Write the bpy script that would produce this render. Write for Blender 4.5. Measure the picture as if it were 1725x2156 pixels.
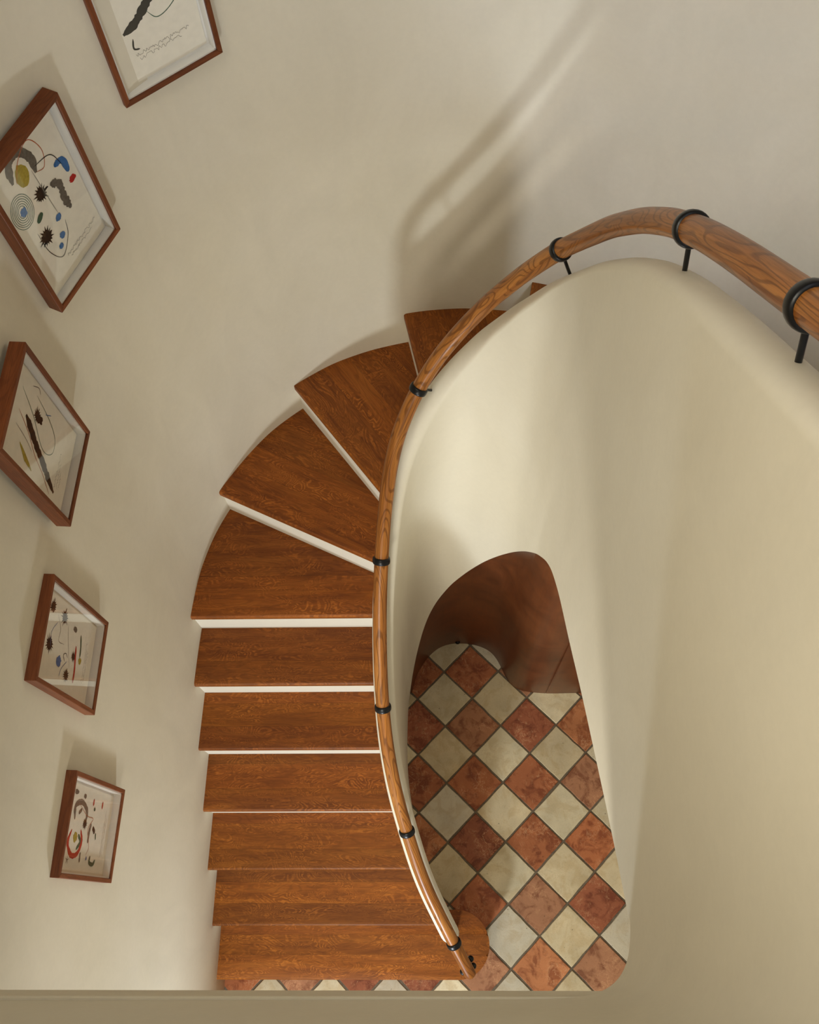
import bpy, bmesh, math, random
from mathutils import Vector, Matrix, Euler
import numpy as np

for o in list(bpy.data.objects):
    bpy.data.objects.remove(o, do_unlink=True)
scene = bpy.context.scene
COL = scene.collection
random.seed(7)
PI = math.pi

# ------------------------------------------------------------------ camera
CAM_Z = 5.0347
cam_d = bpy.data.cameras.new('camera')
cam = bpy.data.objects.new('camera', cam_d)
COL.objects.link(cam)
cam_d.sensor_fit = 'VERTICAL'
cam_d.sensor_height = 36.0
cam_d.lens = 2050.0 / 2156.0 * 36.0
cam_d.clip_start = 0.02
rot = Matrix(((0.99961, 0.01072, 0.025786), (0.0, 0.923387, -0.383871), (-0.027926, 0.383721, 0.923027)))
cam.matrix_world = Matrix.Translation((0, 0, CAM_Z)) @ rot.to_4x4()
scene.camera = cam

# ------------------------------------------------------------------ world and light
world = bpy.data.worlds.new('world')
scene.world = world
world.use_nodes = True
world.node_tree.nodes['Background'].inputs[0].default_value = (0.80, 0.86, 1.0, 1)
world.node_tree.nodes['Background'].inputs[1].default_value = 0.35

scene.view_settings.view_transform = 'Standard'
scene.view_settings.look = 'None'
scene.view_settings.exposure = 0.18
scene.view_settings.gamma = 1.0
scene.view_settings.use_curve_mapping = False


def area_light(name, loc, target, sx, sy, power, color, spread=PI):
    d = bpy.data.lights.new(name, 'AREA')
    d.shape = 'RECTANGLE'
    d.size, d.size_y = sx, sy
    d.energy = power
    d.color = color
    d.spread = spread
    o = bpy.data.objects.new(name, d)
    COL.objects.link(o)
    o.location = loc
    v = Vector(target) - Vector(loc)
    o.rotation_euler = v.to_track_quat('-Z', 'Y').to_euler()
    return o


# low hall source in an added glazed opening, added fill under the ceiling,
# the landing window at the right, added fills high at the left and overhead
area_light('hall_low_light', (-0.42, -1.70, 1.06), (-0.25, 2, 1.6), 0.18, 0.24, 37, (0.85, 0.935, 1.0))
area_light('hall_top_fill', (-0.50, -0.90, 2.76), (0.35, 1.0, 1.7), 0.35, 0.35, 11, (1.0, 0.96, 0.86), 1.9)
area_light('landing_window_daylight', (1.00, -1.70, 5.7), (0.9, 2.0, 2.8), 0.35, 0.7, 11.0, (0.78, 0.86, 1.0), 1.0)
area_light('stair_left_fill', (-0.95, -0.2, 5.6), (0.37, 0.3, 2.4), 0.9, 0.8, 14, (1.0, 0.93, 0.76), 1.8)
area_light('overhead_fill', (0.10, 0.45, 6.93), (0.10, 0.45, 0), 1.1, 1.5, 8.0, (0.90, 0.94, 1.0))


# ------------------------------------------------------------------ shader helpers
def new_mat(name):
    m = bpy.data.materials.new(name)
    m.use_nodes = True
    nt = m.node_tree
    nt.nodes.clear()
    out = nt.nodes.new('ShaderNodeOutputMaterial')
    bsdf = nt.nodes.new('ShaderNodeBsdfPrincipled')
    nt.links.new(bsdf.outputs[0], out.inputs[0])
    return m, nt, bsdf


def nd(nt, typ, props=None, **ins):
    n = nt.nodes.new('ShaderNode' + typ)
    for k, v in (props or {}).items():
        setattr(n, k, v)
    for k, v in ins.items():
        key = int(k[1:]) if k[0] == 'i' and k[1:].isdigit() else k.replace('_', ' ')
        s = n.inputs[key]
        if isinstance(v, bpy.types.NodeSocket):
            nt.links.new(v, s)
        else:
            s.default_value = v
    return n


def math_n(nt, op, a, b=0.0, clamp=False):
    n = nd(nt, 'Math', {'operation': op, 'use_clamp': clamp}, i0=a, i1=b)
    return n.outputs[0]


def mix_c(nt, fac, a, b, blend='MIX'):
    n = nt.nodes.new('ShaderNodeMix')
    n.data_type = 'RGBA'
    n.blend_type = blend
    for idx, v in ((0, fac), (6, a), (7, b)):
        if isinstance(v, bpy.types.NodeSocket):
            nt.links.new(v, n.inputs[idx])
        elif idx == 0:
            n.inputs[0].default_value = v
        else:
            n.inputs[idx].default_value = (*v, 1) if len(v) == 3 else v
    return n.outputs[2]


def ramp(nt, fac, stops):
    n = nt.nodes.new('ShaderNodeValToRGB')
    nt.links.new(fac, n.inputs[0])
    e = n.color_ramp.elements
    while len(e) > 1:
        e.remove(e[-1])
    e[0].position = stops[0][0]
    e[0].color = (*stops[0][1], 1) if not isinstance(stops[0][1], float) else (stops[0][1],) * 3 + (1,)
    for p, c in stops[1:]:
        x = e.new(p)
        x.color = (c, c, c, 1) if isinstance(c, float) else (*c, 1)
    return n.outputs[0]


def noise(nt, vec, scale, detail=4.0, rough=0.5, dist=0.0, w=None):
    n = nt.nodes.new('ShaderNodeTexNoise')
    n.noise_dimensions = '4D' if w is not None else '3D'
    nt.links.new(vec, n.inputs['Vector'])
    n.inputs['Scale'].default_value = scale
    n.inputs['Detail'].default_value = detail
    n.inputs['Roughness'].default_value = rough
    n.inputs['Distortion'].default_value = dist
    if w is not None:
        nt.links.new(w, n.inputs['W'])
    return n.outputs[0]


def scaled(nt, vec, s, off=None):
    n = nt.nodes.new('ShaderNodeVectorMath')
    n.operation = 'MULTIPLY'
    nt.links.new(vec, n.inputs[0])
    n.inputs[1].default_value = s
    if off is None:
        return n.outputs[0]
    a = nt.nodes.new('ShaderNodeVectorMath')
    a.operation = 'ADD'
    nt.links.new(n.outputs[0], a.inputs[0])
    nt.links.new(off, a.inputs[1])
    return a.outputs[0]


def bump(nt, bsdf, height, strength, dist=0.01):
    b = nd(nt, 'Bump', None, Strength=strength, Distance=dist, Height=height)
    nt.links.new(b.outputs[0], bsdf.inputs['Normal'])


def plaster_mat(name, base, warm, vary=1.0):
    """hand trowelled limewash: broad cloudy tone, faint trowel streaks, fine grain"""
    m, nt, b = new_mat(name)
    tc = nd(nt, 'TexCoord').outputs['Object']
    n1 = noise(nt, tc, 1.3, 4, 0.55, 0.6)
    n2 = noise(nt, scaled(nt, tc, (5, 5, 2.2)), 1.0, 6, 0.6, 1.2)
    n3 = noise(nt, tc, 60, 3, 0.6)
    c1 = mix_c(nt, ramp(nt, n1, [(0.36, 0.0), (0.66, 1.0)]), base, warm)
    dk = ramp(nt, n2, [(0.33, 1.0 - 0.05 * vary), (0.62, 1.0)])
    c2 = mix_c(nt, 1.0, c1, dk, 'MULTIPLY')
    fine = ramp(nt, n3, [(0.3, 0.975), (0.7, 1.0)])
    c3 = mix_c(nt, 1.0, c2, fine, 'MULTIPLY')
    nt.links.new(c3, b.inputs['Base Color'])
    b.inputs['Roughness'].default_value = 0.62
    b.inputs['Specular IOR Level'].default_value = 0.25
    h = math_n(nt, 'ADD', math_n(nt, 'MULTIPLY', n2, 1.0), math_n(nt, 'MULTIPLY', n3, 0.12))
    bump(nt, b, h, 0.05, 0.012)
    return m


def oak_mat(name, dark, mid, light, rough, fleck=1.0, gscale=1.0, rings=0.25):
    """oak: fine streaks along u, ray flecks across, tint and offset per object"""
    m, nt, b = new_mat(name)
    uv = nd(nt, 'TexCoord').outputs['UV']
    oi = nd(nt, 'ObjectInfo')
    off = nd(nt, 'CombineXYZ', None, X=math_n(nt, 'MULTIPLY', oi.outputs['Random'], 37.0),
             Y=math_n(nt, 'MULTIPLY', oi.outputs['Random'], 91.0), Z=0.0).outputs[0]
    a = nt.nodes.new('ShaderNodeVectorMath')
    a.operation = 'ADD'
    nt.links.new(uv, a.inputs[0])
    nt.links.new(off, a.inputs[1])
    v = a.outputs[0]
    g1 = noise(nt, scaled(nt, v, (11 * gscale, 420 * gscale, 1)), 1.0, 3, 0.6)
    g2 = noise(nt, scaled(nt, v, (2.6 * gscale, 30 * gscale, 1)), 1.0, 4, 0.55, 0.5)
    g3 = noise(nt, scaled(nt, v, (40 * gscale, 900 * gscale, 1)), 1.0, 2, 0.5)
    base = ramp(nt, g2, [(0.28, dark), (0.52, mid), (0.76, light)])
    s1 = ramp(nt, g1, [(0.34, 0.66), (0.55, 1.0), (0.75, 1.12)])
    c = mix_c(nt, 0.8, base, s1, 'MULTIPLY')
    # growth rings: thin dark contour lines drawn out along the grain
    r0 = noise(nt, scaled(nt, v, (1.9, 11.0, 1)), 1.0, 2.0, 0.5, 0.35)
    rl = ramp(nt, math_n(nt, 'MULTIPLY_ADD', math_n(nt, 'SINE', math_n(nt, 'MULTIPLY', r0, 120.0)), 0.5), [(0.0, 0.0), (0.70, 0.0), (0.94, 1.0)])
    c = mix_c(nt, math_n(nt, 'MULTIPLY', rl, rings), c, tuple(x * 0.5 for x in dark))
    pores = ramp(nt, g3, [(0.28, 0.45), (0.42, 1.0)])
    c = mix_c(nt, 0.6, c, pores, 'MULTIPLY')
    # ray fleck: contour lines of a slow noise give wandering pale ribbons, in patches
    f0 = noise(nt, scaled(nt, v, (4.5, 9.0, 1)), 1.0, 2.5, 0.55, 0.9)
    band = math_n(nt, 'SINE', math_n(nt, 'MULTIPLY', f0, 170.0))
    fl = ramp(nt, math_n(nt, 'MULTIPLY_ADD', band, 0.5), [(0.0, 0.0), (0.5, 0.0), (0.8, 1.0)])
    mask = ramp(nt, noise(nt, scaled(nt, v, (4, 13, 1)), 1.0, 3, 0.6, 0.8), [(0.40, 0.0), (0.62, 1.0)])
    brk = ramp(nt, noise(nt, scaled(nt, v, (60, 160, 1)), 1.0, 2, 0.5), [(0.36, 0.1), (0.56, 1.0)])
    ff = math_n(nt, 'MULTIPLY', math_n(nt, 'MULTIPLY', fl, mask), brk)
    ff = math_n(nt, 'MULTIPLY', ff, 0.62 * fleck)
    c = mix_c(nt, ff, c, tuple(min(1.0, x * 1.5) for x in light))
    c = mix_c(nt, 1.0, c, oi.outputs['Color'], 'MULTIPLY')
    nt.links.new(c, b.inputs['Base Color'])
    nt.links.new(ramp(nt, g1, [(0.2, rough + 0.08), (0.8, rough)]), b.inputs['Roughness'])
    b.inputs['Specular IOR Level'].default_value = 0.24
    bump(nt, b, g1, 0.10, 0.002)
    return m


def tile_mat(name, stain_dark, stain_light, amount, pores, veins=0.8):
    m, nt, b = new_mat(name)
    tc = nd(nt, 'TexCoord').outputs['Object']
    oi = nd(nt, 'ObjectInfo')
    w = math_n(nt, 'MULTIPLY', oi.outputs['Random'], 60.0)
    n1 = noise(nt, tc, 13, 6, 0.62, 1.1, w)
    n2 = noise(nt, tc, 34, 6, 0.68, 1.6, w)
    n3 = noise(nt, tc, 210, 3, 0.6, 0, w)
    n4 = noise(nt, tc, 7, 3, 0.5, 0.4, w)
    c = oi.outputs['Color']
    c = mix_c(nt, ramp(nt, n1, [(0.47, 0.0), (0.60, amount)]), c, stain_dark, 'MULTIPLY')
    c = mix_c(nt, ramp(nt, n2, [(0.57, 0.0), (0.70, amount * 0.55)]), c, stain_light)
    # worn veins: thin pale wandering lines, in patches
    vn = noise(nt, tc, 22, 5, 0.65, 1.4, w)
    ridge = math_n(nt, 'ABSOLUTE', math_n(nt, 'SUBTRACT', vn, 0.5))
    vein = ramp(nt, ridge, [(0.0, 1.0), (0.022, 0.0)])
    patch = ramp(nt, n4, [(0.48, 0.0), (0.60, 1.0)])
    c = mix_c(nt, math_n(nt, 'MULTIPLY', math_n(nt, 'MULTIPLY', vein, patch), veins), c, stain_light)
    c = mix_c(nt, 1.0, c, ramp(nt, n4, [(0.3, 0.82), (0.7, 1.08)]), 'MULTIPLY')
    c = mix_c(nt, 0.8, c, ramp(nt, n3, [(0.26, 0.72), (0.44, 1.0)]), 'MULTIPLY')
    if pores:
        vo = nt.nodes.new('ShaderNodeTexVoronoi')
        vo.voronoi_dimensions = '4D'
        nt.links.new(tc, vo.inputs['Vector'])
        nt.links.new(w, vo.inputs['W'])
        vo.inputs['Scale'].default_value = 34
        pit = ramp(nt, vo.outputs['Distance'], [(0.06, 0.35), (0.13, 1.0)])
        c = mix_c(nt, 0.8, c, pit, 'MULTIPLY')
    nt.links.new(c, b.inputs['Base Color'])
    nt.links.new(ramp(nt, n2, [(0.3, 0.48), (0.7, 0.72)]), b.inputs['Roughness'])
    b.inputs['Specular IOR Level'].default_value = 0.3
    bump(nt, b, math_n(nt, 'ADD', n2, math_n(nt, 'MULTIPLY', n3, 0.3)), 0.16, 0.004)
    return m


def plain_mat(name, col, rough=0.5, spec=0.4, metal=0.0, nscale=40.0, amp=0.12):
    m, nt, b = new_mat(name)
    tc = nd(nt, 'TexCoord').outputs['Object']
    n = noise(nt, tc, nscale, 4, 0.6)
    c = mix_c(nt, 1.0, col, ramp(nt, n, [(0.3, 1.0 - amp), (0.7, 1.0)]), 'MULTIPLY')
    nt.links.new(c, b.inputs['Base Color'])
    b.inputs['Roughness'].default_value = rough
    b.inputs['Specular IOR Level'].default_value = spec
    b.inputs['Metallic'].default_value = metal
    return m


M = {}
M['plaster'] = plaster_mat('limewash_plaster', (0.69, 0.622, 0.485), (0.72, 0.655, 0.53))
M['plaster_in'] = plaster_mat('limewash_balustrade', (0.75, 0.693, 0.56), (0.77, 0.718, 0.595), 0.7)
M['riser'] = plaster_mat('painted_riser', (0.75, 0.69, 0.57), (0.77, 0.71, 0.60), 0.5)
M['tread'] = oak_mat('oak_tread', (0.16, 0.042, 0.005), (0.235, 0.066, 0.0075), (0.31, 0.098, 0.013), 0.46)
M['rail'] = oak_mat('oak_rail', (0.20, 0.060, 0.010), (0.36, 0.132, 0.026), (0.52, 0.225, 0.056), 0.30, 0.0, 0.62, 0.60)
M['frame'] = oak_mat('frame_wood', (0.135, 0.036, 0.0105), (0.185, 0.052, 0.015), (0.235, 0.072, 0.022), 0.42, 0.0, 1.0)
M['iron'] = plain_mat('blackened_iron', (0.014, 0.014, 0.015), 0.34, 0.5, 0.6, 90, 0.3)
M['terracotta'] = tile_mat('terracotta_tile', (0.52, 0.40, 0.36), (0.66, 0.36, 0.18), 0.9, True, 0.8)
M['stone'] = tile_mat('limestone_tile', (0.80, 0.70, 0.55), (0.46, 0.34, 0.18), 0.5, True, 0.35)
M['grout'] = plain_mat('grout', (0.20, 0.155, 0.105), 0.9, 0.1, 0, 120, 0.4)
M['white'] = plain_mat('white_board', (0.83, 0.80, 0.74), 0.7, 0.2, 0, 30, 0.04)
M['paper'] = plain_mat('laid_paper', (0.84, 0.78, 0.66), 0.85, 0.15, 0, 55, 0.08)
M['timber'] = plain_mat('painted_timber', (0.70, 0.66, 0.58), 0.5, 0.3, 0, 20, 0.08)


def brown_mat():
    """polished reddish brown veneer with faint upright figure"""
    m, nt, b = new_mat('brown_veneer')
    tc = nd(nt, 'TexCoord').outputs['Object']
    uv = nd(nt, 'TexCoord').outputs['UV']
    n1 = noise(nt, tc, 5.5, 5, 0.6, 1.0)
    n2 = noise(nt, scaled(nt, uv, (60, 3.5, 1)), 1.0, 4, 0.6, 0.8)
    c = ramp(nt, n1, [(0.32, (0.085, 0.022, 0.006)), (0.55, (0.125, 0.034, 0.009)), (0.75, (0.160, 0.049, 0.014))])
    c = mix_c(nt, 0.45, c, ramp(nt, n2, [(0.32, 0.70), (0.6, 1.08)]), 'MULTIPLY')
    nt.links.new(c, b.inputs['Base Color'])
    b.inputs['Roughness'].default_value = 0.36
    b.inputs['Specular IOR Level'].default_value = 0.4
    return m


M['brown'] = brown_mat()


def glass_mat():
    m, nt, b = new_mat('picture_glass')
    out = [n for n in nt.nodes if n.type == 'OUTPUT_MATERIAL'][0]
    nt.nodes.remove(b)
    tr = nd(nt, 'BsdfTransparent')
    gl = nd(nt, 'BsdfGlossy', None, Roughness=0.02)
    lw = nd(nt, 'LayerWeight', None, Blend=0.5)
    fr5 = math_n(nt, 'ADD', math_n(nt, 'MULTIPLY', math_n(nt, 'POWER', lw.outputs['Facing'], 5.0), 0.9), 0.04)
    mx = nt.nodes.new('ShaderNodeMixShader')
    nt.links.new(fr5, mx.inputs[0])
    nt.links.new(tr.outputs[0], mx.inputs[1])
    nt.links.new(gl.outputs[0], mx.inputs[2])
    nt.links.new(mx.outputs[0], out.inputs[0])
    return m


M['glass'] = glass_mat()


def ink_mat(name, col):
    return plain_mat('ink_' + name, col, 0.8, 0.15, 0, 160, 0.35)


INK = {'black': ink_mat('black', (0.016, 0.014, 0.012)), 'grey': ink_mat('grey', (0.17, 0.145, 0.115)),
       'blue': ink_mat('blue', (0.055, 0.17, 0.42)), 'green': ink_mat('green', (0.035, 0.12, 0.075)),
       'red': ink_mat('red', (0.52, 0.028, 0.022)), 'yellow': ink_mat('yellow', (0.46, 0.36, 0.055)),
       'orange': ink_mat('orange', (0.55, 0.13, 0.045)), 'pencil': ink_mat('pencil', (0.26, 0.23, 0.19))}


# ------------------------------------------------------------------ object helpers
def link(name, me, mat=None, parent=None):
    o = bpy.data.objects.new(name, me)
    COL.objects.link(o)
    if mat and me is not None and not me.materials:
        me.materials.append(mat)
    if parent:
        o.parent = parent
    return o


def mesh_from(name, verts, faces, smooth=False, uvs=None):
    me = bpy.data.meshes.new(name)
    me.from_pydata([tuple(v) for v in verts], [], faces)
    if uvs is not None:
        l = me.uv_layers.new(name='UVMap')
        for lp in me.loops:
            l.data[lp.index].uv = uvs[lp.vertex_index]
    if smooth:
        for p in me.polygons:
            p.use_smooth = True
    me.update()
    return me


def empty(name, loc=(0, 0, 0), rz=0.0):
    o = bpy.data.objects.new(name, None)
    COL.objects.link(o)
    o.location = loc
    o.rotation_euler = (0, 0, rz)
    o.empty_display_size = 0.05
    return o


def tag(o, label, cat=None, group=None, kind=None):
    o['label'] = label
    if cat:
        o['category'] = cat
    if group:
        o['group'] = group
    if kind:
        o['kind'] = kind
    return o


def box_mesh(name, x0, x1, y0, y1, z0, z1, bev=0.0):
    bm = bmesh.new()
    bmesh.ops.create_cube(bm, size=1.0)
    for v in bm.verts:
        v.co = Vector(((x0 + x1) / 2 + v.co.x * (x1 - x0), (y0 + y1) / 2 + v.co.y * (y1 - y0), (z0 + z1) / 2 + v.co.z * (z1 - z0)))
    if bev:
        bmesh.ops.bevel(bm, geom=list(bm.edges), offset=bev, segments=2, affect='EDGES', profile=0.5)
    me = bpy.data.meshes.new(name)
    bm.to_mesh(me)
    bm.free()
    return me


def smooth_path(pts, n, sig):
    pts = np.array(pts, float)
    d = np.r_[0, np.cumsum(np.linalg.norm(np.diff(pts, axis=0), axis=1))]
    t = np.linspace(0, d[-1], n)
    dense = np.stack([np.interp(t, d, pts[:, k]) for k in range(pts.shape[1])], -1)
    out = []
    for ti in t:
        lim = min(ti, d[-1] - ti) + 1e-9
        w = np.exp(-.5 * ((t - ti) / min(sig, max(1e-4, lim))) ** 2) * (abs(t - ti) <= lim)
        out.append((w[:, None] * dense).sum(0) / w.sum())
    return np.array(out)


def tube(path, radius, seg=20, cap_start=True, cap_end=True):
    """verts, faces, uvs of a round bar swept along a path, with rounded ends"""
    path = np.array(path, float)
    T = np.gradient(path, axis=0)
    T /= np.linalg.norm(T, axis=1)[:, None]
    up = np.array([0, 0, 1.0])
    rings = []
    s = np.r_[0, np.cumsum(np.linalg.norm(np.diff(path, axis=0), axis=1))]
    sec = [(path[i], T[i], radius, s[i]) for i in range(len(path))]
    if cap_start:
        sec = [(path[0] - T[0] * radius * 0.7 * math.sin(a), T[0], radius * max(0.02, math.cos(a)), -radius * math.sin(a))
               for a in (PI / 2, PI / 2.7, PI / 4, PI / 8)] + sec
    if cap_end:
        sec = sec + [(path[-1] + T[-1] * radius * 0.7 * math.sin(a), T[-1], radius * max(0.02, math.cos(a)), s[-1] + radius * math.sin(a))
                     for a in (PI / 8, PI / 4, PI / 2.7, PI / 2)]
    V, UV, F = [], [], []
    for c, t, r, ss in sec:
        side = np.cross(t, up)
        side /= np.linalg.norm(side)
        nn = np.cross(side, t)
        for k in range(seg + 1):
            a = 2 * PI * k / seg
            V.append(c + r * (math.cos(a) * side + math.sin(a) * nn))
            UV.append((ss, a * radius))
    m = seg + 1
    for i in range(len(sec) - 1):
        for k in range(seg):
            F.append((i * m + k, i * m + k + 1, (i + 1) * m + k + 1, (i + 1) * m + k))
    return V, F, UV


# ------------------------------------------------------------------ the plan of the stair
RISE = 0.19581
RAIL_PTS = [[0.1187, -0.2046, 0.8385], [0.0819, -0.1387, 0.8962], [0.0546, -0.0924, 0.9366], [0.0151, -0.018, 1.0017],
            [-0.0341, 0.0749, 1.083], [-0.0702, 0.1563, 1.1543], [-0.1001, 0.2441, 1.2311], [-0.1292, 0.3379, 1.3131],
            [-0.1543, 0.4297, 1.3935], [-0.172, 0.5195, 1.472], [-0.1842, 0.6074, 1.5489], [-0.1915, 0.7075, 1.6366],
            [-0.1937, 0.8053, 1.7221], [-0.1911, 0.9408, 1.8407], [-0.1853, 1.033, 1.9213], [-0.1796, 1.1, 1.98],
            [-0.1663, 1.2116, 2.075], [-0.147, 1.3222, 2.17], [-0.1179, 1.4163, 2.255], [-0.0763, 1.4864, 2.33],
            [-0.0422, 1.5279, 2.385], [0.019, 1.578, 2.48], [0.0824, 1.6015, 2.58], [0.1565, 1.6069, 2.71],
            [0.2397, 1.5762, 2.88], [0.3162, 1.5172, 3.06], [0.3495, 1.4618, 3.166], [0.379, 1.3361, 3.37],
            [0.3899, 1.1843, 3.575], [0.396, 1.0535, 3.73], [0.3975, 0.9174, 3.87], [0.400, 0.7752, 4.0],
            [0.4056, 0.6549, 4.1], [0.4059, 0.5873, 4.16], [0.408, 0.45, 4.28], [0.408, 0.2, 4.5], [0.408, 0.06, 4.62],
            [0.408, -0.06, 4.66], [0.392, -0.119, 4.665], [0.349, -0.162, 4.665], [0.29, -0.178, 4.665], [0.1, -0.18, 4.665],
            [-0.5, -0.182, 4.665], [-1.03, -0.184, 4.665]]
RAIL = smooth_path(RAIL_PTS, 440, 0.05)
# line along which the well-side face of the balustrade ends at the bottom
EDGE = np.array([[-0.1443, 1.0228, 0.0], [-0.1254, 1.0659, 0.252], [-0.1156, 1.1104, 0.30], [-0.0927, 1.1716, 0.4494],
                 [-0.062, 1.2237, 0.6417], [-0.0316, 1.2626, 0.7802], [0.0055, 1.2976, 0.8825], [0.0674, 1.3224, 1.0404],
                 [0.1347, 1.3252, 1.1991], [0.1972, 1.3172, 1.3429], [0.2476, 1.301, 1.4527], [0.2929, 1.2697, 1.5793],
                 [0.3242, 1.2223, 1.7172], [0.3505, 1.1596, 1.8624], [0.3588, 1.0647, 2.0541], [0.3583, 0.9851, 2.1897],
                 [0.3600, 0.8704, 2.309], [0.365, 0.6886, 2.4316], [0.3695, 0.5253, 2.5558], [0.3708, 0.3695, 2.6761],
                 [0.3708, 0.233, 2.7881], [0.3707, 0.1093, 2.8838], [0.3730, -0.0211, 2.9621]])
EDGE = smooth_path(EDGE, 200, 0.045)
BROWN = np.array([[-0.1275, 1.0743], [-0.1101, 1.1495], [-0.0811, 1.2078], [-0.0431, 1.2635], [0.0068, 1.3107], [0.0653, 1.3342],
                  [0.1237, 1.3379], [0.1819, 1.3333], [0.2396, 1.318], [0.2854, 1.2938], [0.3187, 1.2521], [0.3402, 1.205],
                  [0.3612, 1.1523], [0.3882, 1.1116], [0.4215, 1.0883], [0.4779, 1.0753], [0.5685, 1.0673], [0.7391, 1.0692],
                  [1.215, 1.072]])
OUTER_PTS = [(-1.045, -1.75), (-1.006, -0.26), (-0.997, 0.19), (-0.985, 0.64), (-0.973, 0.95), (-0.965, 1.084), (-0.943, 1.272), (-0.898, 1.425),
             (-0.843, 1.543), (-0.744, 1.691), (-0.655, 1.80), (-0.535, 1.90), (-0.392, 1.992), (-0.245, 2.05), (-0.10, 2.085),
             (-0.019, 2.097), (0.123, 2.105), (0.30, 2.087), (0.419, 2.060), (0.52, 2.025), (0.65, 1.965), (0.78, 1.88),
             (0.90, 1.78), (0.99, 1.67), (1.083, 1.52), (1.145, 1.37), (1.187, 1.22), (1.21, 1.05), (1.22, 0.64), (1.23, -0.3), (1.245, -1.75)]
OUTER = smooth_path(OUTER_PTS, 420, 0.045)
def GAP(z):
    return 0.090 + float(np.interp(z, [1.95, 2.2, 2.4, 2.9, 3.3, 3.7, 4.1], [0, .035, .05, .045, .03, .015, .01]))


TH = 0.0375                     # half thickness of the balustrade wall


def plan_normals(c):
    t = np.gradient(c[:, :2], axis=0)
    t /= np.linalg.norm(t, axis=1)[:, None]
    return np.stack([t[:, 1], -t[:, 0]], -1)


# ------------------------------------------------------------------ outer stairwell wall
def build_outer_wall():
    n = len(OUTER)
    nor = -plan_normals(OUTER)      # away from the stair
    zs = [-0.05, 1.0, 2.0, 3.0, 4.0, 5.2, 6.6, 7.0]
    hole_l = [i for i in range(n - 1) if OUTER[i, 0] < 0 and -0.55 < OUTER[i, 1] and OUTER[i + 1, 1] < 0.55]
    hole = hole_l
    V, F = [], []
    nz = len(zs)
    for i in range(n):
        for z in zs:
            V.append((OUTER[i, 0], OUTER[i, 1], z))
    for i in range(n):
        for z in zs:
            V.append((OUTER[i, 0] + nor[i, 0] * 0.14, OUTER[i, 1] + nor[i, 1] * 0.14, z))
    o2 = n * nz
    for i in range(n - 1):
        for k in range(nz - 1):
            a = i * nz + k
            if k == 5 and i in hole:      # reveal of the added opening for the left fill
                F.append((a, a + nz, o2 + a + nz, o2 + a))
                F.append((a + 1, o2 + a + 1, o2 + a + nz + 1, a + nz + 1))
                if i in (hole_l[0],):
                    F.append((a, o2 + a, o2 + a + 1, a + 1))
                if i in (hole_l[-1],):
                    F.append((a + nz, a + nz + 1, o2 + a + nz + 1, o2 + a + nz))
                continue
            F.append((a, a + nz, a + nz + 1, a + 1))
            F.append((o2 + a, o2 + a + 1, o2 + a + nz + 1, o2 + a + nz))
        F.append((i * nz, o2 + i * nz, o2 + (i + 1) * nz, (i + 1) * nz))
        F.append((i * nz + nz - 1, (i + 1) * nz + nz - 1, o2 + (i + 1) * nz + nz - 1, o2 + i * nz + nz - 1))
    me = mesh_from('wall_outer', V, F, True)
    o = link('wall_outer', me, M['plaster'])
    return tag(o, 'tall curved cream limewashed wall wrapping round the stair', kind='structure')


build_outer_wall()


# ------------------------------------------------------------------ balustrade wall round the well
def edge_lookup(x, y):
    """bottom point of the well-side face for a face point at x, y"""
    ph = math.atan2(y, x)
    phs = np.arctan2(EDGE[:, 1], EDGE[:, 0])
    return np.array([np.interp(-ph, -phs, EDGE[:, k]) for k in range(3)])


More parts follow.
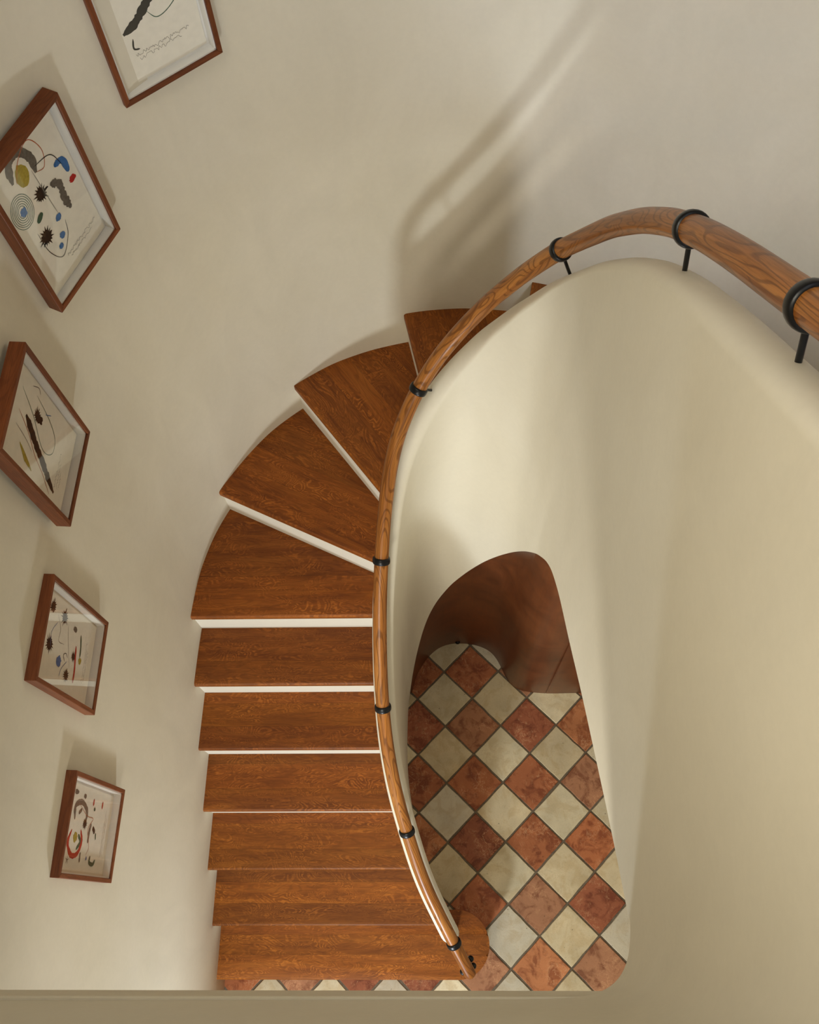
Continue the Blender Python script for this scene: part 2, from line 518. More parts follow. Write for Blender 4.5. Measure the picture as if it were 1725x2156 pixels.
def build_balustrade():
    path = RAIL.copy()
    keep = [i for i in range(len(path)) if not (path[i, 1] < -0.105 and path[i, 2] < 1.1)]
    path = path[keep]
    nr = plan_normals(path)         # towards the well
    NZ, NA = 12, 10
    V, F = [], []
    bottom_line = []
    n = len(path)
    s = np.r_[0, np.cumsum(np.linalg.norm(np.diff(path[:, :2], axis=0), axis=1))]
    for i in range(n):
        c, nn = path[i, :2], nr[i]
        crest = path[i, 2] - GAP(path[i, 2])
        h = TH
        if s[i] < TH:               # rounded lower end
            h = max(0.003, math.sqrt(max(0.0, TH * TH - (TH - s[i]) ** 2)))
        # slight sideways shift between rail and wall
        sh = np.interp(path[i, 2], [1.9, 2.3, 2.9, 3.3, 3.9, 4.25], [0.004, 0.012, 0.004, -0.010, -0.010, -0.003])
        c = c + nn * sh
        w = c + nn * h
        top_w = crest - h
        if path[i, 2] < 1.92 and w[1] < 1.03:
            bot = np.array([w[0], w[1], 0.0])
        elif c[1] < -0.02 or (path[i, 2] > 4.6 and c[1] < 0.0):
            bot = np.array([w[0], w[1], 2.965])
        else:
            bot = edge_lookup(w[0], w[1])
            re = math.hypot(bot[0], bot[1])
            ft = min(1.0, max(0.0, (bot[2] - 1.75) / 0.6))
            ft = ft * ft * (3 - 2 * ft)
            slope = (bot[2] - CAM_Z) / re
            bot[:2] = bot[:2] * (1 - ft) + w * ft
            bot[2] = CAM_Z + slope * math.hypot(bot[0], bot[1])
        bottom_line.append((c, nn, h, bot))
        row = []
        for k in range(NZ + 1):
            t = k / NZ
            e = 1 - (1 - t) ** 1.3
            row.append((bot[0] + (w[0] - bot[0]) * e, bot[1] + (w[1] - bot[1]) * e, bot[2] + (top_w - bot[2]) * t))
        for k in range(1, NA):
            a = PI * k / NA
            p = c + nn * h * math.cos(a)
            row.append((p[0], p[1], top_w + h * math.sin(a)))
        l = c - nn * h
        zb = bot[2]
        for k in range(5):
            row.append((l[0], l[1], top_w + (zb - top_w) * k / 4))
        V += row
    m = NZ + 1 + NA - 1 + 5
    for i in range(n - 1):
        for k in range(m):
            a, b = i * m + k, i * m + (k + 1) % m
            F.append((a, b, b + m, a + m))
    F.append(tuple(range(m - 1, -1, -1)))
    F.append(tuple((n - 1) * m + k for k in range(m)))
    me = mesh_from('wall_inner', V, F, True)
    bm = bmesh.new()
    bm.from_mesh(me)
    bmesh.ops.recalc_face_normals(bm, faces=bm.faces)
    bm.to_mesh(me)
    bm.free()
    o = link('wall_inner', me, M['plaster_in'])
    for p in me.polygons:            # crisp arris along the lower edge
        p.use_smooth = True
    me.set_sharp_from_angle(angle=math.radians(55))
    tag(o, 'sinuous cream plaster balustrade wall with rounded top round the open well', kind='structure')
    return bottom_line


bottom_line = build_balustrade()


# soffit of the upper flight (underside seen only from below)
def build_soffit():
    V, F = [], []
    idx = [i for i, (c, nn, h, b) in enumerate(bottom_line) if b[2] > 1.5 and c[1] > -0.02]
    for i in idx:
        c, nn, h, b = bottom_line[i]
        d = np.array(c) - np.array([0.12, 1.08])
        if c[1] < 1.08:
            tgt = np.array([1.23, c[1]])
        else:
            d /= np.linalg.norm(d)
            tgt = np.array([0.12, 1.08]) + d * 1.05
        for k in range(5):
            p = c + (tgt - c) * k / 4
            V.append((p[0], p[1], b[2] + 0.004))
    for i in range(len(idx) - 1):
        for k in range(4):
            a = i * 5 + k
            F.append((a, a + 1, a + 6, a + 5))
    o = link('ceiling_flight', mesh_from('ceiling_flight', V, F, True), M['plaster_in'])
    sm = o.modifiers.new('thick', 'SOLIDIFY')
    sm.thickness = 0.03
    sm.offset = 1
    tag(o, 'sloping plaster underside of the upper flight', kind='structure')


build_soffit()


# ------------------------------------------------------------------ landing, hall shell, ceiling
def struct(name, me, mat, label):
    return tag(link(name, me, mat), label, kind='structure')


struct('trim_1', box_mesh('trim_1', -1.08, 0.36, -0.30, -0.1405, 2.80, 2.962, 0.004), M['plaster'], 'plain cream lintel under the landing edge')
struct('ceiling_hall', box_mesh('ceiling_hall', -1.10, 1.26, -1.75, -0.302, 2.80, 3.70), M['plaster'], 'flat plaster ceiling of the hall below the landing')
struct('floor_landing', box_mesh('floor_landing', -1.10, 1.26, -1.75, -0.22, 3.72, 3.90), M['tread'], 'oak floor of the upper landing')
struct('floor_landing_edge', box_mesh('floor_landing_edge', 0.44, 1.235, -0.218, 0.075, 3.72, 3.9162), M['tread'], 'oak landing edge at the head of the upper flight')
struct('ceiling_link', box_mesh('ceiling_link', 0.44, 1.235, -0.301, 0.0, 2.975, 3.70), M['plaster'], 'plaster downstand below the landing edge')
struct('ceiling_top', mesh_from('ceiling_top', [(-1.2, -1.85, 7.0), (1.4, -1.85, 7.0), (1.4, -0.2, 7.0), (-1.2, -0.2, 7.0),
                                                     (-1.2, -0.2, 7.0), (-0.15, -0.2, 7.0), (-0.15, 1.3, 7.0), (-1.2, 1.3, 7.0),
                                                     (0.95, -0.2, 7.0), (1.4, -0.2, 7.0), (1.4, 1.3, 7.0), (0.95, 1.3, 7.0),
                                                     (-1.2, 1.3, 7.0), (1.4, 1.3, 7.0), (1.4, 2.3, 7.0), (-1.2, 2.3, 7.0)],
                                         [(0, 3, 2, 1), (4, 7, 6, 5), (8, 11, 10, 9), (12, 15, 14, 13)]), M['plaster'], 'plaster ceiling with an added light opening over the stair')  # ceiling opening added for the overhead fill


def wall_with_openings(name, y, x0, x1, z0, z1, holes, label):
    """front wall at y, pierced by rectangular openings given as (x0, x1, z0, z1)"""
    xs = sorted({x0, x1, *[h[0] for h in holes], *[h[1] for h in holes]})
    zs = sorted({z0, z1, *[h[2] for h in holes], *[h[3] for h in holes]})
    bm = bmesh.new()
    for i in range(len(xs) - 1):
        for k in range(len(zs) - 1):
            cx, cz = (xs[i] + xs[i + 1]) / 2, (zs[k] + zs[k + 1]) / 2
            if any(h[0] < cx < h[1] and h[2] < cz < h[3] for h in holes):
                continue
            r = bmesh.ops.create_cube(bm, size=1.0)
            for v in r['verts']:
                v.co = Vector((cx + v.co.x * (xs[i + 1] - xs[i]), y + v.co.y * 0.14, cz + v.co.z * (zs[k + 1] - zs[k])))
    me = bpy.data.meshes.new(name)
    bm.to_mesh(me)
    bm.free()
    struct(name, me, M['plaster'], label)


HOLES = [(-0.60, -0.24, 0.10, 2.60), (0.80, 1.20, 5.32, 6.08)]
wall_with_openings('wall_front', -1.80, -1.2, 1.4, -0.05, 7.0, HOLES, 'plaster wall of hall and landing with an added narrow glazed door')


def window(name, x0, x1, z0, z1, y, nx, nz, label, loc=None, rz=0.0):
    w = 0.035
    root = tag(empty(name, loc or ((x0 + x1) / 2, y, z0), rz), label, kind='structure')
    cx = (x0 + x1) / 2
    for (a, b, c, d) in ((x0, x0 + w, z0, z1), (x1 - w, x1, z0, z1), (x0 + w, x1 - w, z0, z0 + w), (x0 + w, x1 - w, z1 - w, z1)):
        link('window_frame', box_mesh('window_frame', a - cx, b - cx, -0.03, 0.03, c - z0, d - z0, 0.003), M['timber'], root)
    for i in range(1, nx):
        x = x0 + (x1 - x0) * i / nx
        link('glazing_bar', box_mesh('glazing_bar', x - cx - .01, x - cx + .01, -0.015, 0.015, w, z1 - z0 - w), M['timber'], root)
    for i in range(nx):
        a, b = x0 + (x1 - x0) * i / nx, x0 + (x1 - x0) * (i + 1) / nx
        link('pane', box_mesh('pane', a - cx + .012, b - cx - .012, -0.002, 0.002, w, z1 - z0 - w), M['glass'], root)


window('door_added', *HOLES[0], -1.80, 1, 1, 'tall narrow glazed door added for the low hall light')  # unseen, added round the low hall source
window('window_1', *HOLES[1], -1.80, 1, 1, 'small landing window')
window('window_added', 0, 1.06, 5.21, 6.59, 0, 2, 1, 'two-light window added high in the stair wall for fill light', (-1.075, 0.0, 5.21), math.radians(88.3))  # unseen window added to house the left fill

# ------------------------------------------------------------------ brown panelling under the stair
def build_panel():
    # floor line resampled smoothly; top just under the balustrade edge, or up to the soffit
    B = smooth_path(BROWN, 150, 0.022)
    root = tag(empty('wall_under_stair', (0.12, 1.34, 0)), 'glossy reddish brown curved panelling under the stair', kind='structure')
    off = np.array([0.12, 1.34, 0.0])

    def top(x, y):
        e = edge_lookup(x, y)
        if x > 0.355:
            return 2.06 if x < 0.5 else 2.06
        re, rb = np.hypot(e[0], e[1]), np.hypot(x, y)
        z = CAM_Z + (e[2] - CAM_Z) * rb / max(re, 1e-6)
        return max(0.02, min(2.06, max(e[2], z) + float(np.interp(x, [0.29, 0.34], [0.028, 0.07]))))
    s = np.r_[0, np.cumsum(np.linalg.norm(np.diff(B, axis=0), axis=1))]
    split = int(np.argmin(abs(B[:, 0] - 0.5692)))
    for (a, b) in ((0, split), (split, len(B) - 1)):
        V, F, UV = [], [], []
        NZ = 10
        rng = list(range(a, b + 1))
        nor = -plan_normals(B)
        gap = 0.0012
        for j, i in enumerate(rng):
            x, y = B[i]
            if i == split:
                x += -gap if b == split else gap
            zt = top(B[i, 0], B[i, 1])
            for k in range(NZ + 1):
                V.append((x - off[0], y - off[1], zt * k / NZ))
                UV.append((s[i], zt * k / NZ))
        n1 = len(V)
        for j, i in enumerate(rng):
            x, y = B[i] + nor[i] * 0.02
            zt = top(B[i, 0], B[i, 1])
            for k in range(NZ + 1):
                V.append((x - off[0], y - off[1], zt * k / NZ))
                UV.append((s[i], zt * k / NZ))
        m = NZ + 1
        L = len(rng)
        for j in range(L - 1):
            for k in range(NZ):
                p = j * m + k
                F.append((p, p + m, p + m + 1, p + 1))
                F.append((n1 + p, n1 + p + 1, n1 + p + m + 1, n1 + p + m))
            F.append((j * m + NZ, (j + 1) * m + NZ, n1 + (j + 1) * m + NZ, n1 + j * m + NZ))
        for j in (0, L - 1):
            for k in range(NZ):
                F.append((j * m + k, j * m + k + 1, n1 + j * m + k + 1, n1 + j * m + k))
        link('panel', mesh_from('panel', V, F, True, UV), M['brown'], root)
    # small dark peg at the foot of the curve
    V, F, UV = tube([(0, 0.012, 0), (0, -0.002, 0), (0, -0.006, 0)], 0.013, 14)
    pg = link('door_peg', mesh_from('door_peg', V, F, True), M['iron'], root)
    pg.location = (-0.006, 0.000, 0.030)


build_panel()

# ------------------------------------------------------------------ tiled floor
def build_floor():
    fl = struct('floor', box_mesh('floor', -1.25, 1.45, -1.85, 2.4, -0.10, -0.004), M['grout'], 'checkerboard floor of terracotta and cream tiles laid diagonally')
    half = 0.1414213
    ca, sa = math.cos(0.007745), math.sin(0.007745)
    ox, oy = 0.18141, 1.32795
    rng = random.Random(11)
    variants = []
    for q in range(6):
        bm = bmesh.new()
        e = half - 0.0062
        N = 5
        pts = []
        corners = [(0, e), (-e, 0), (0, -e), (e, 0)]
        for c in range(4):
            p, r = Vector(corners[c]), Vector(corners[(c + 1) % 4])
            for k in range(N):
                t = k / N
                w = p.lerp(r, t)
                nrm = Vector((-(r - p).y, (r - p).x)).normalized()
                w += nrm * (rng.uniform(-0.0013, 0.0013) if k else 0)
                pts.append(w)
        vb = [bm.verts.new((p.x, p.y, -0.012)) for p in pts]
        vm = [bm.verts.new((p.x, p.y, -0.0028)) for p in pts]
        vt = [bm.verts.new((p.x * 0.976, p.y * 0.976, rng.uniform(-0.0004, 0.0004))) for p in pts]
        L = len(pts)
        for i in range(L):
            bm.faces.new((vb[i], vb[(i + 1) % L], vm[(i + 1) % L], vm[i]))
            bm.faces.new((vm[i], vm[(i + 1) % L], vt[(i + 1) % L], vt[i]))
        bm.faces.new(vt)
        me = bpy.data.meshes.new('tile')
        bm.to_mesh(me)
        bm.free()
        for p in me.polygons:
            p.use_smooth = len(p.vertices) == 4
        variants.append(me)
    red = [me.copy() for me in variants]
    pale = [me.copy() for me in variants]
    for m in red:
        m.materials.append(M['terracotta'])
    for m in pale:
        m.materials.append(M['stone'])
    reds = [(0.45, 0.145, 0.055), (0.49, 0.160, 0.058), (0.43, 0.185, 0.085), (0.37, 0.115, 0.050), (0.54, 0.205, 0.080), (0.48, 0.22, 0.11)]
    pales = [(0.75, 0.64, 0.42), (0.71, 0.58, 0.36), (0.65, 0.57, 0.42), (0.78, 0.68, 0.46), (0.69, 0.59, 0.39)]
    for v in range(-3, 20):
        for u in range(-12, 12):
            if (u + v) % 2 == 0:
                continue
            x = ca * u * half + sa * v * half + ox
            y = sa * u * half - ca * v * half + oy
            if x < -1.14 or x > 1.36 or y > 1.55 or y < -1.35:
                continue
            if x < -0.35 and y > -0.05:      # under the lower flight
                continue
            if x > 0.95 and y > -0.5 or (x > 0.5 and y > 1.25) or (x < -0.2 and y > 1.2):
                continue
            is_red = v % 2 != 0
            me = rng.choice(red if is_red else pale)
            o = link('tile', me, None, fl)
            o.location = (x + rng.uniform(-.0008, .0008), y + rng.uniform(-.0008, .0008), 0)
            o.rotation_euler = (0, 0, 0.007745 + rng.choice((0, 1, 2, 3)) * PI / 2 + rng.uniform(-.005, .005))
            c = rng.choice(reds if is_red else pales)
            g = rng.uniform(0.86, 1.10)
            o.color = (c[0] * g, c[1] * g, c[2] * g, 1)


build_floor()

# ------------------------------------------------------------------ staircase
def seg_hit(curve, p, d):
    """first crossing of the ray p + t d (t > 0) with a polyline; returns index as float"""
    best = None
    for i in range(len(curve) - 1):
        a, b = curve[i], curve[i + 1]
        e = b - a
        den = d[0] * e[1] - d[1] * e[0]
        if abs(den) < 1e-12:
            continue
        t = ((a[0] - p[0]) * e[1] - (a[1] - p[1]) * e[0]) / den
        u = ((a[0] - p[0]) * d[1] - (a[1] - p[1]) * d[0]) / den
        if t > 0 and 0 <= u <= 1 and (best is None or t < best[0]):
            best = (t, i + u)
    return best[1] if best else None


OUT2 = np.array(OUTER)[:, :2]
INN = np.array([p[:2] for p in RAIL])
INN = INN[:int(np.where((INN[:, 1] < 0.0) & (INN[:, 0] > 0.3))[0][0]) + 1]
BODY_START = 0


def at(curve, s):
    i = int(math.floor(s))
    i = max(0, min(len(curve) - 2, i))
    t = s - i
    return curve[i] * (1 - t) + curve[i + 1] * t


def run(curve, s0, s1):
    lo, hi = min(s0, s1), max(s0, s1)
    pts = [at(curve, lo)] + [curve[i] for i in range(int(lo) + 1, int(math.ceil(hi))) if lo + .05 < i < hi - .05] + [at(curve, hi)]
    return pts if s0 <= s1 else pts[::-1]


# nosing lines: (a point on it, direction towards the outer wall)
NOSE = {}
for i in range(1, 8):
    NOSE[i] = ((-0.5, -0.262 + 0.2245 * (i - 1)), (-1.0, 0.0))


def line(i, po, pi_):
    po, pi_ = np.array(po), np.array(pi_)
    mid = (po + pi_) / 2
    d = po - pi_
    NOSE[i] = (tuple(mid), tuple(d / np.linalg.norm(d)))


line(8, (-0.848, 1.536), (-0.233, 1.245))
line(9, (-0.542, 1.899), (-0.204, 1.453))
line(10, (-0.108, 2.084), (-0.056, 1.848))
line(11, (0.352, 2.068), (0.325, 1.93))
line(12, (0.80, 1.865), (0.46, 1.66))
line(13, (1.13, 1.41), (0.55, 1.44))
line(14, (1.20, 1.20), (0.60, 1.24))
for i, y in zip(range(15, 21), (1.03, 0.84, 0.645, 0.45, 0.255, 0.06)):
    NOSE[i] = ((0.8, y), (1.0, 0.0))

THICK = 0.030


def clip(poly, p, n):
    """keep the part of a polygon where (x - p) . n >= 0"""
    out = []
    L = len(poly)
    for i in range(L):
        a, b = poly[i], poly[(i + 1) % L]
        da = (a[0] - p[0]) * n[0] + (a[1] - p[1]) * n[1]
        db = (b[0] - p[0]) * n[0] + (b[1] - p[1]) * n[1]
        if da >= 0:
            out.append(a)
        if (da >= 0) != (db >= 0):
            t = da / (da - db)
            out.append((a[0] + (b[0] - a[0]) * t, a[1] + (b[1] - a[1]) * t))
    res = []
    for q in out:
        if not res or abs(q[0] - res[-1][0]) + abs(q[1] - res[-1][1]) > 1e-5:
            res.append(q)
    return res


def area(poly):
    return 0.5 * sum(poly[i][0] * poly[(i + 1) % len(poly)][1] - poly[(i + 1) % len(poly)][0] * poly[i][1] for i in range(len(poly)))


def prism(name, poly, z0, z1, d, nose_pt=None, nrm=None, rnd=0.0, round_all=False):
    """extruded plan polygon with grain UVs along d; the nosing edge (and round end) gets a rounded arris"""
    if area(poly) < 0:
        poly = poly[::-1]
    bm = bmesh.new()
    vt = [bm.verts.new((p[0], p[1], z1)) for p in poly]
    vb = [bm.verts.new((p[0], p[1], z0)) for p in poly]
    L = len(poly)
    bm.faces.new(vt)
    bm.faces.new(vb[::-1])
    for i in range(L):
        bm.faces.new((vb[i], vb[(i + 1) % L], vt[(i + 1) % L], vt[i]))
    if rnd:
        ed = []
        for e in bm.edges:
            a, b = e.verts
            if abs(a.co.z - b.co.z) > 1e-6:
                continue
            da = (a.co.x - nose_pt[0]) * nrm[0] + (a.co.y - nose_pt[1]) * nrm[1]
            db = (b.co.x - nose_pt[0]) * nrm[0] + (b.co.y - nose_pt[1]) * nrm[1]
            if (abs(da) < 2e-3 and abs(db) < 2e-3) or (round_all and a.co.x > 0.02 and b.co.x > 0.02):
                ed.append(e)
        if ed:
            bmesh.ops.bevel(bm, geom=ed, offset=rnd, segments=4, affect='EDGES', profile=0.5)
    uvl = bm.loops.layers.uv.new('UVMap')
    for f in bm.faces:
        for lp in f.loops:
            c = lp.vert.co
            lp[uvl].uv = (c.x * d[0] + c.y * d[1], -c.x * d[1] + c.y * d[0] + 0.6 * c.z)
    me = bpy.data.meshes.new(name)
    bm.to_mesh(me)
    bm.free()
    for p in me.polygons:
        p.use_smooth = True
    me.set_sharp_from_angle(angle=math.radians(40))
    return me


def build_stairs():
    root = tag(empty('staircase', (-0.55, -0.26, 0)), 'winding oak stair with cream risers climbing round the curved wall', 'staircase')
    inv = Matrix.Translation((0.55, 0.26, 0))
    rng = random.Random(5)
    hits = {}
    for i, (p, d) in NOSE.items():
        hits[i] = (seg_hit(OUT2, p, d), seg_hit(INN, p, (-d[0], -d[1])))
    tints = [1.0, 0.84, 1.14, 0.94, 1.08, 0.80, 1.0, 0.92, 1.10, 0.88, 1.02, 1.16]
    for i in range(1, 20):
        z = i * RISE
        p, d = np.array(NOSE[i][0]), np.array(NOSE[i][1])
        n = np.array([-d[1], d[0]])
        p2 = np.array(NOSE[i + 1][0])
        if np.dot(p2 - p, n) < 0:
            n = -n
        so, si = hits[i]
        so2, si2 = hits[i + 1]
        if i == 1:
            # bullnose first step sweeping past the end of the balustrade
            y0, y1 = -0.262, 0.030
            poly = [(-1.012, y0)]
            r = (y1 - y0) / 2
            cxr, cyr = 0.082, (y0 + y1) / 2
            poly += [(cxr + r * math.cos(a), cyr + r * math.sin(a)) for a in np.linspace(-PI / 2, PI / 2, 22)]
            poly += [(-1.004, y1)]
        else:
            # back edge slips 25 mm under the next riser
            d2 = np.array(NOSE[i + 1][1])
            n2 = np.array([-d2[1], d2[0]])
            if np.dot(p - p2, n2) > 0:
                n2 = -n2
            q2 = p2 + n2 * 0.028
            so2b = seg_hit(OUT2, q2, d2) or so2
            si2b = seg_hit(INN, q2, -d2) or si2
            outer = run(OUT2, so, so2b)
            inner = run(INN, si2b, si)
            poly = [tuple(q) for q in outer] + [tuple(q) for q in inner]
        if area(poly) < 0:
            poly = poly[::-1]
        # boards glued up side by side, grain parallel to the nosing
        span = max((q[0] - p[0]) * n[0] + (q[1] - p[1]) * n[1] for q in poly)
        if i <= 7:
            cuts = [0.0, rng.uniform(0.085, 0.115), rng.uniform(0.165, 0.195), 9.0]
        else:
            cuts = [0.0]
            while cuts[-1] < span - 0.13:
                cuts.append(cuts[-1] + rng.uniform(0.10, 0.15))
            cuts.append(9.0)
        sub = prism('tread', poly, z - THICK + 0.0005, z - THICK + 0.010, d)
        tr = link('tread', sub, M['tread'], root)
        tr.matrix_local = inv
        for k in range(len(cuts) - 1):
            a0 = p + n * cuts[k]
            bp = clip(poly, a0, n) if k else list(poly)
            if cuts[k + 1] < 8:
                bp = clip(bp, p + n * (cuts[k + 1] - 0.0004), -n)
            if len(bp) < 3 or abs(area(bp)) < 1e-4:
                continue
            me = prism('board', bp, z - THICK, z, d, p, n, 0.011 if k == 0 else (0.008 if i == 1 else 0.0), round_all=(i == 1))
            o = link('board', me, M['tread'], tr)
            o.matrix_parent_inverse = Matrix.Identity(4)
            g = rng.choice(tints) * rng.uniform(0.94, 1.05)
            o.color = (g, g * rng.uniform(0.95, 1.03), g * rng.uniform(0.9, 1.05), 1)
        # riser
        rp = p + n * 0.012
        ro = seg_hit(OUT2, rp, d)
        ri = seg_hit(INN, rp, -d)
        if i == 1:
            a, b = np.array([-1.01, rp[1]]), np.array([0.075, rp[1]])
            r = 0.128
            cyr = -0.116
            rpoly = [(-1.01, rp[1])] + [(0.075 + r * math.cos(t), cyr + r * math.sin(t)) for t in np.linspace(-PI / 2, PI / 2, 16)] + [(-0.05, 0.012), (-0.05, -0.02), (-1.01, -0.02)]
        else:
            a, b = at(OUT2, ro), at(INN, ri)
            rpoly = [tuple(a), tuple(b), tuple(b + n * 0.016), tuple(a + n * 0.016)]
        rm = prism('riser', rpoly, z - RISE + (0.0002 if i > 1 else 0.0), z - THICK - 0.0002, d)
        r_ = link('riser', rm, M['riser'] if i > 1 else M['tread'], root)
        r_.matrix_local = inv


build_stairs()

# ------------------------------------------------------------------ handrail
def build_rail():
    root = tag(empty('handrail', (0.1187, -0.2046, RISE)), 'round oak handrail snaking up the balustrade on black iron collars', 'handrail')
    base = np.array([0.1187, -0.2046, RISE])
    V, F, UV = tube(RAIL - base, 0.0236, 28)
    link('rail', mesh_from('rail', V, F, True, UV), M['rail'], root)
    nr = plan_normals(RAIL)
    T = np.gradient(RAIL, axis=0)
    T /= np.linalg.norm(T, axis=1)[:, None]
    spots = [(0.0560, -0.098, .94, 0, 0), (-0.1160, 0.295, 1.27, 0, 0), (-0.1895, 0.680, 1.61, 0, 0), (-0.1795, 1.100, 1.98, 0, 0),
             (-0.0450, 1.520, 2.38, 0.046, 0.046), (0.3200, 1.512, 3.07, 0.036, -0.014), (0.3965, 0.965, 3.82, 0.016, 0.0),
             (0.4058, 0.605, 4.145, 0.014, -0.020), (0.408, 0.18, 4.52, 0, 0), (0.05, -0.18, 4.665, 0, 0), (-0.6, -0.18, 4.665, 0, 0)]
    # collar: rounded iron band turned round the rail
    prof = []
    hw, r0, r1 = 0.0115, 0.0232, 0.0298
    for a in np.linspace(0, PI, 9):
        prof.append((-hw * math.cos(a), r0 + (r1 - r0) * math.sin(a) ** 0.45 if 0 < a < PI else r0))
    seg = 28
    CV, CF = [], []
    for k in range(seg):
        a = 2 * PI * k / seg
        for (x, r) in prof:
            CV.append((x, r * math.cos(a), r * math.sin(a)))
    m = len(prof)
    for k in range(seg):
        for j in range(m - 1):
            p = k * m + j
            q = ((k + 1) % seg) * m + j
            CF.append((p, q, q + 1, p + 1))
    cme = mesh_from('collar', CV, CF, True)
    cme.materials.append(M['iron'])
    for (x, y, z, lx, ly) in spots:
        i = int(np.argmin(((RAIL - np.array([x, y, z])) ** 2).sum(1)))
        c, t = RAIL[i], T[i]
        side = np.cross(t, [0, 0, 1.0])
        side /= np.linalg.norm(side)
        up = np.cross(side, t)
        R3 = Matrix((tuple(t), tuple(up), tuple(-side))).transposed()
        if R3.determinant() < 0:
            R3 = Matrix((tuple(t), tuple(up), tuple(side))).transposed()
        co = link('collar', cme, None, root)
        co.matrix_local = Matrix.Translation(Vector(c - base)) @ R3.to_4x4()
        # slim iron pin down into the plaster
        foot = np.array([c[0] + lx, c[1] + ly, 0.0])
        j = int(np.argmin(((RAIL[:, :2] - foot[:2]) ** 2).sum(1) + 0.02 * (RAIL[:, 2] - c[2]) ** 2))
        foot[2] = RAIL[j, 2] - GAP(RAIL[j, 2]) - 0.022
        Mi = (Matrix.Translation(Vector(c)) @ R3.to_4x4()).inverted()
        top = c + (foot - c) * 0.15
        pv, pf, pu = tube([Mi @ Vector(top), Mi @ Vector((top + foot) / 2), Mi @ Vector(foot)], 0.0044, 12)
        link('pin', mesh_from('pin', pv, pf, True), M['iron'], co)
    # little iron support under the free lower end: a stem with turned knobs
    sup = []
    top = np.array([0.108, -0.184, 0.842])
    stem = [(top[0], top[1], z) for z in (RISE + 0.001, 0.45, 0.70, 0.836)]
    V, F, UV = tube(np.array(stem) - base, 0.0075, 14, False, False)
    st = link('support_stem', mesh_from('support_stem', V, F, True), M['iron'], root)

    def lathe(name, pf, loc, parent):
        LV, LF = [], []
        sg = 18
        for k in range(sg):
            a = 2 * PI * k / sg
            for (r, z) in pf:
                LV.append((r * math.cos(a), r * math.sin(a), z))
        mm = len(pf)
        for k in range(sg):
            for j in range(mm - 1):
                p, q = k * mm + j, ((k + 1) % sg) * mm + j
                LF.append((p, q, q + 1, p + 1))
        o = link(name, mesh_from(name, LV, LF, True), M['iron'], parent)
        o.location = loc
        return o
    ball = [(0.0005, -0.012)] + [(0.013 * math.sin(a), -0.012 * math.cos(a)) for a in np.linspace(0.2, PI - 0.2, 9)] + [(0.0005, 0.012)]
    lathe('knob', ball, (0.1010 + 0.0205 - base[0], -0.150 - base[1] - 0.002, 0.845 - RISE), root)
    lathe('knob', ball, (0.1140 + 0.0180 - base[0], -0.178 - base[1], 0.822 - RISE), root)
    lathe('knob', ball, (0.1130 - 0.0205 - base[0], -0.200 - base[1], 0.800 - RISE), root)
    lathe('stem_foot', [(0.0005, 0.0), (0.022, 0.0), (0.022, 0.004), (0.010, 0.010), (0.0078, 0.02)], (top[0] - base[0], top[1] - base[1], 0.0003), root)


build_rail()

# ------------------------------------------------------------------ framed works on paper
FW, FH, FD = 0.270, 0.435, 0.038
FACE = 0.0125


def rail_piece(length, name):
    """one mitred moulding of length along x, face FACE wide towards +z, standing FD deep in y"""
    L = length / 2
    V = []
    for (y) in (0.0, -FD):
        V += [(-L, y, 0), (L, y, 0), (L - FACE, y, FACE), (-L + FACE, y, FACE)]
    F = [(0, 1, 2, 3), (7, 6, 5, 4), (0, 4, 5, 1), (1, 5, 6, 2), (2, 6, 7, 3), (3, 7, 4, 0)]
    bm = bmesh.new()
    vs = [bm.verts.new(v) for v in V]
    for f in F:
        bm.faces.new([vs[k] for k in f])
    bmesh.ops.recalc_face_normals(bm, faces=bm.faces)
    bmesh.ops.bevel(bm, geom=list(bm.edges), offset=0.0009, segments=1, affect='EDGES')
    uvl = bm.loops.layers.uv.new('UVMap')
    for f in bm.faces:
        for lp in f.loops:
            c = lp.vert.co
            lp[uvl].uv = (c.x, c.z * 0.8 + c.y)
    me = bpy.data.meshes.new(name)
    bm.to_mesh(me)
    bm.free()
    me.materials.append(M['frame'])
    return me


def catmull(pts, per=8):
    pts = [np.array(p, float) for p in pts]
    P = [2 * pts[0] - pts[1]] + pts + [2 * pts[-1] - pts[-2]]
    out = []
    for i in range(1, len(P) - 2):
        for k in range(per):
            t = k / per
            out.append(0.5 * ((2 * P[i]) + (-P[i - 1] + P[i + 1]) * t + (2 * P[i - 1] - 5 * P[i] + 4 * P[i + 1] - P[i + 2]) * t * t
                              + (-P[i - 1] + 3 * P[i] - 3 * P[i + 1] + P[i + 2]) * t ** 3))
    out.append(P[-2])
    return np.array(out)


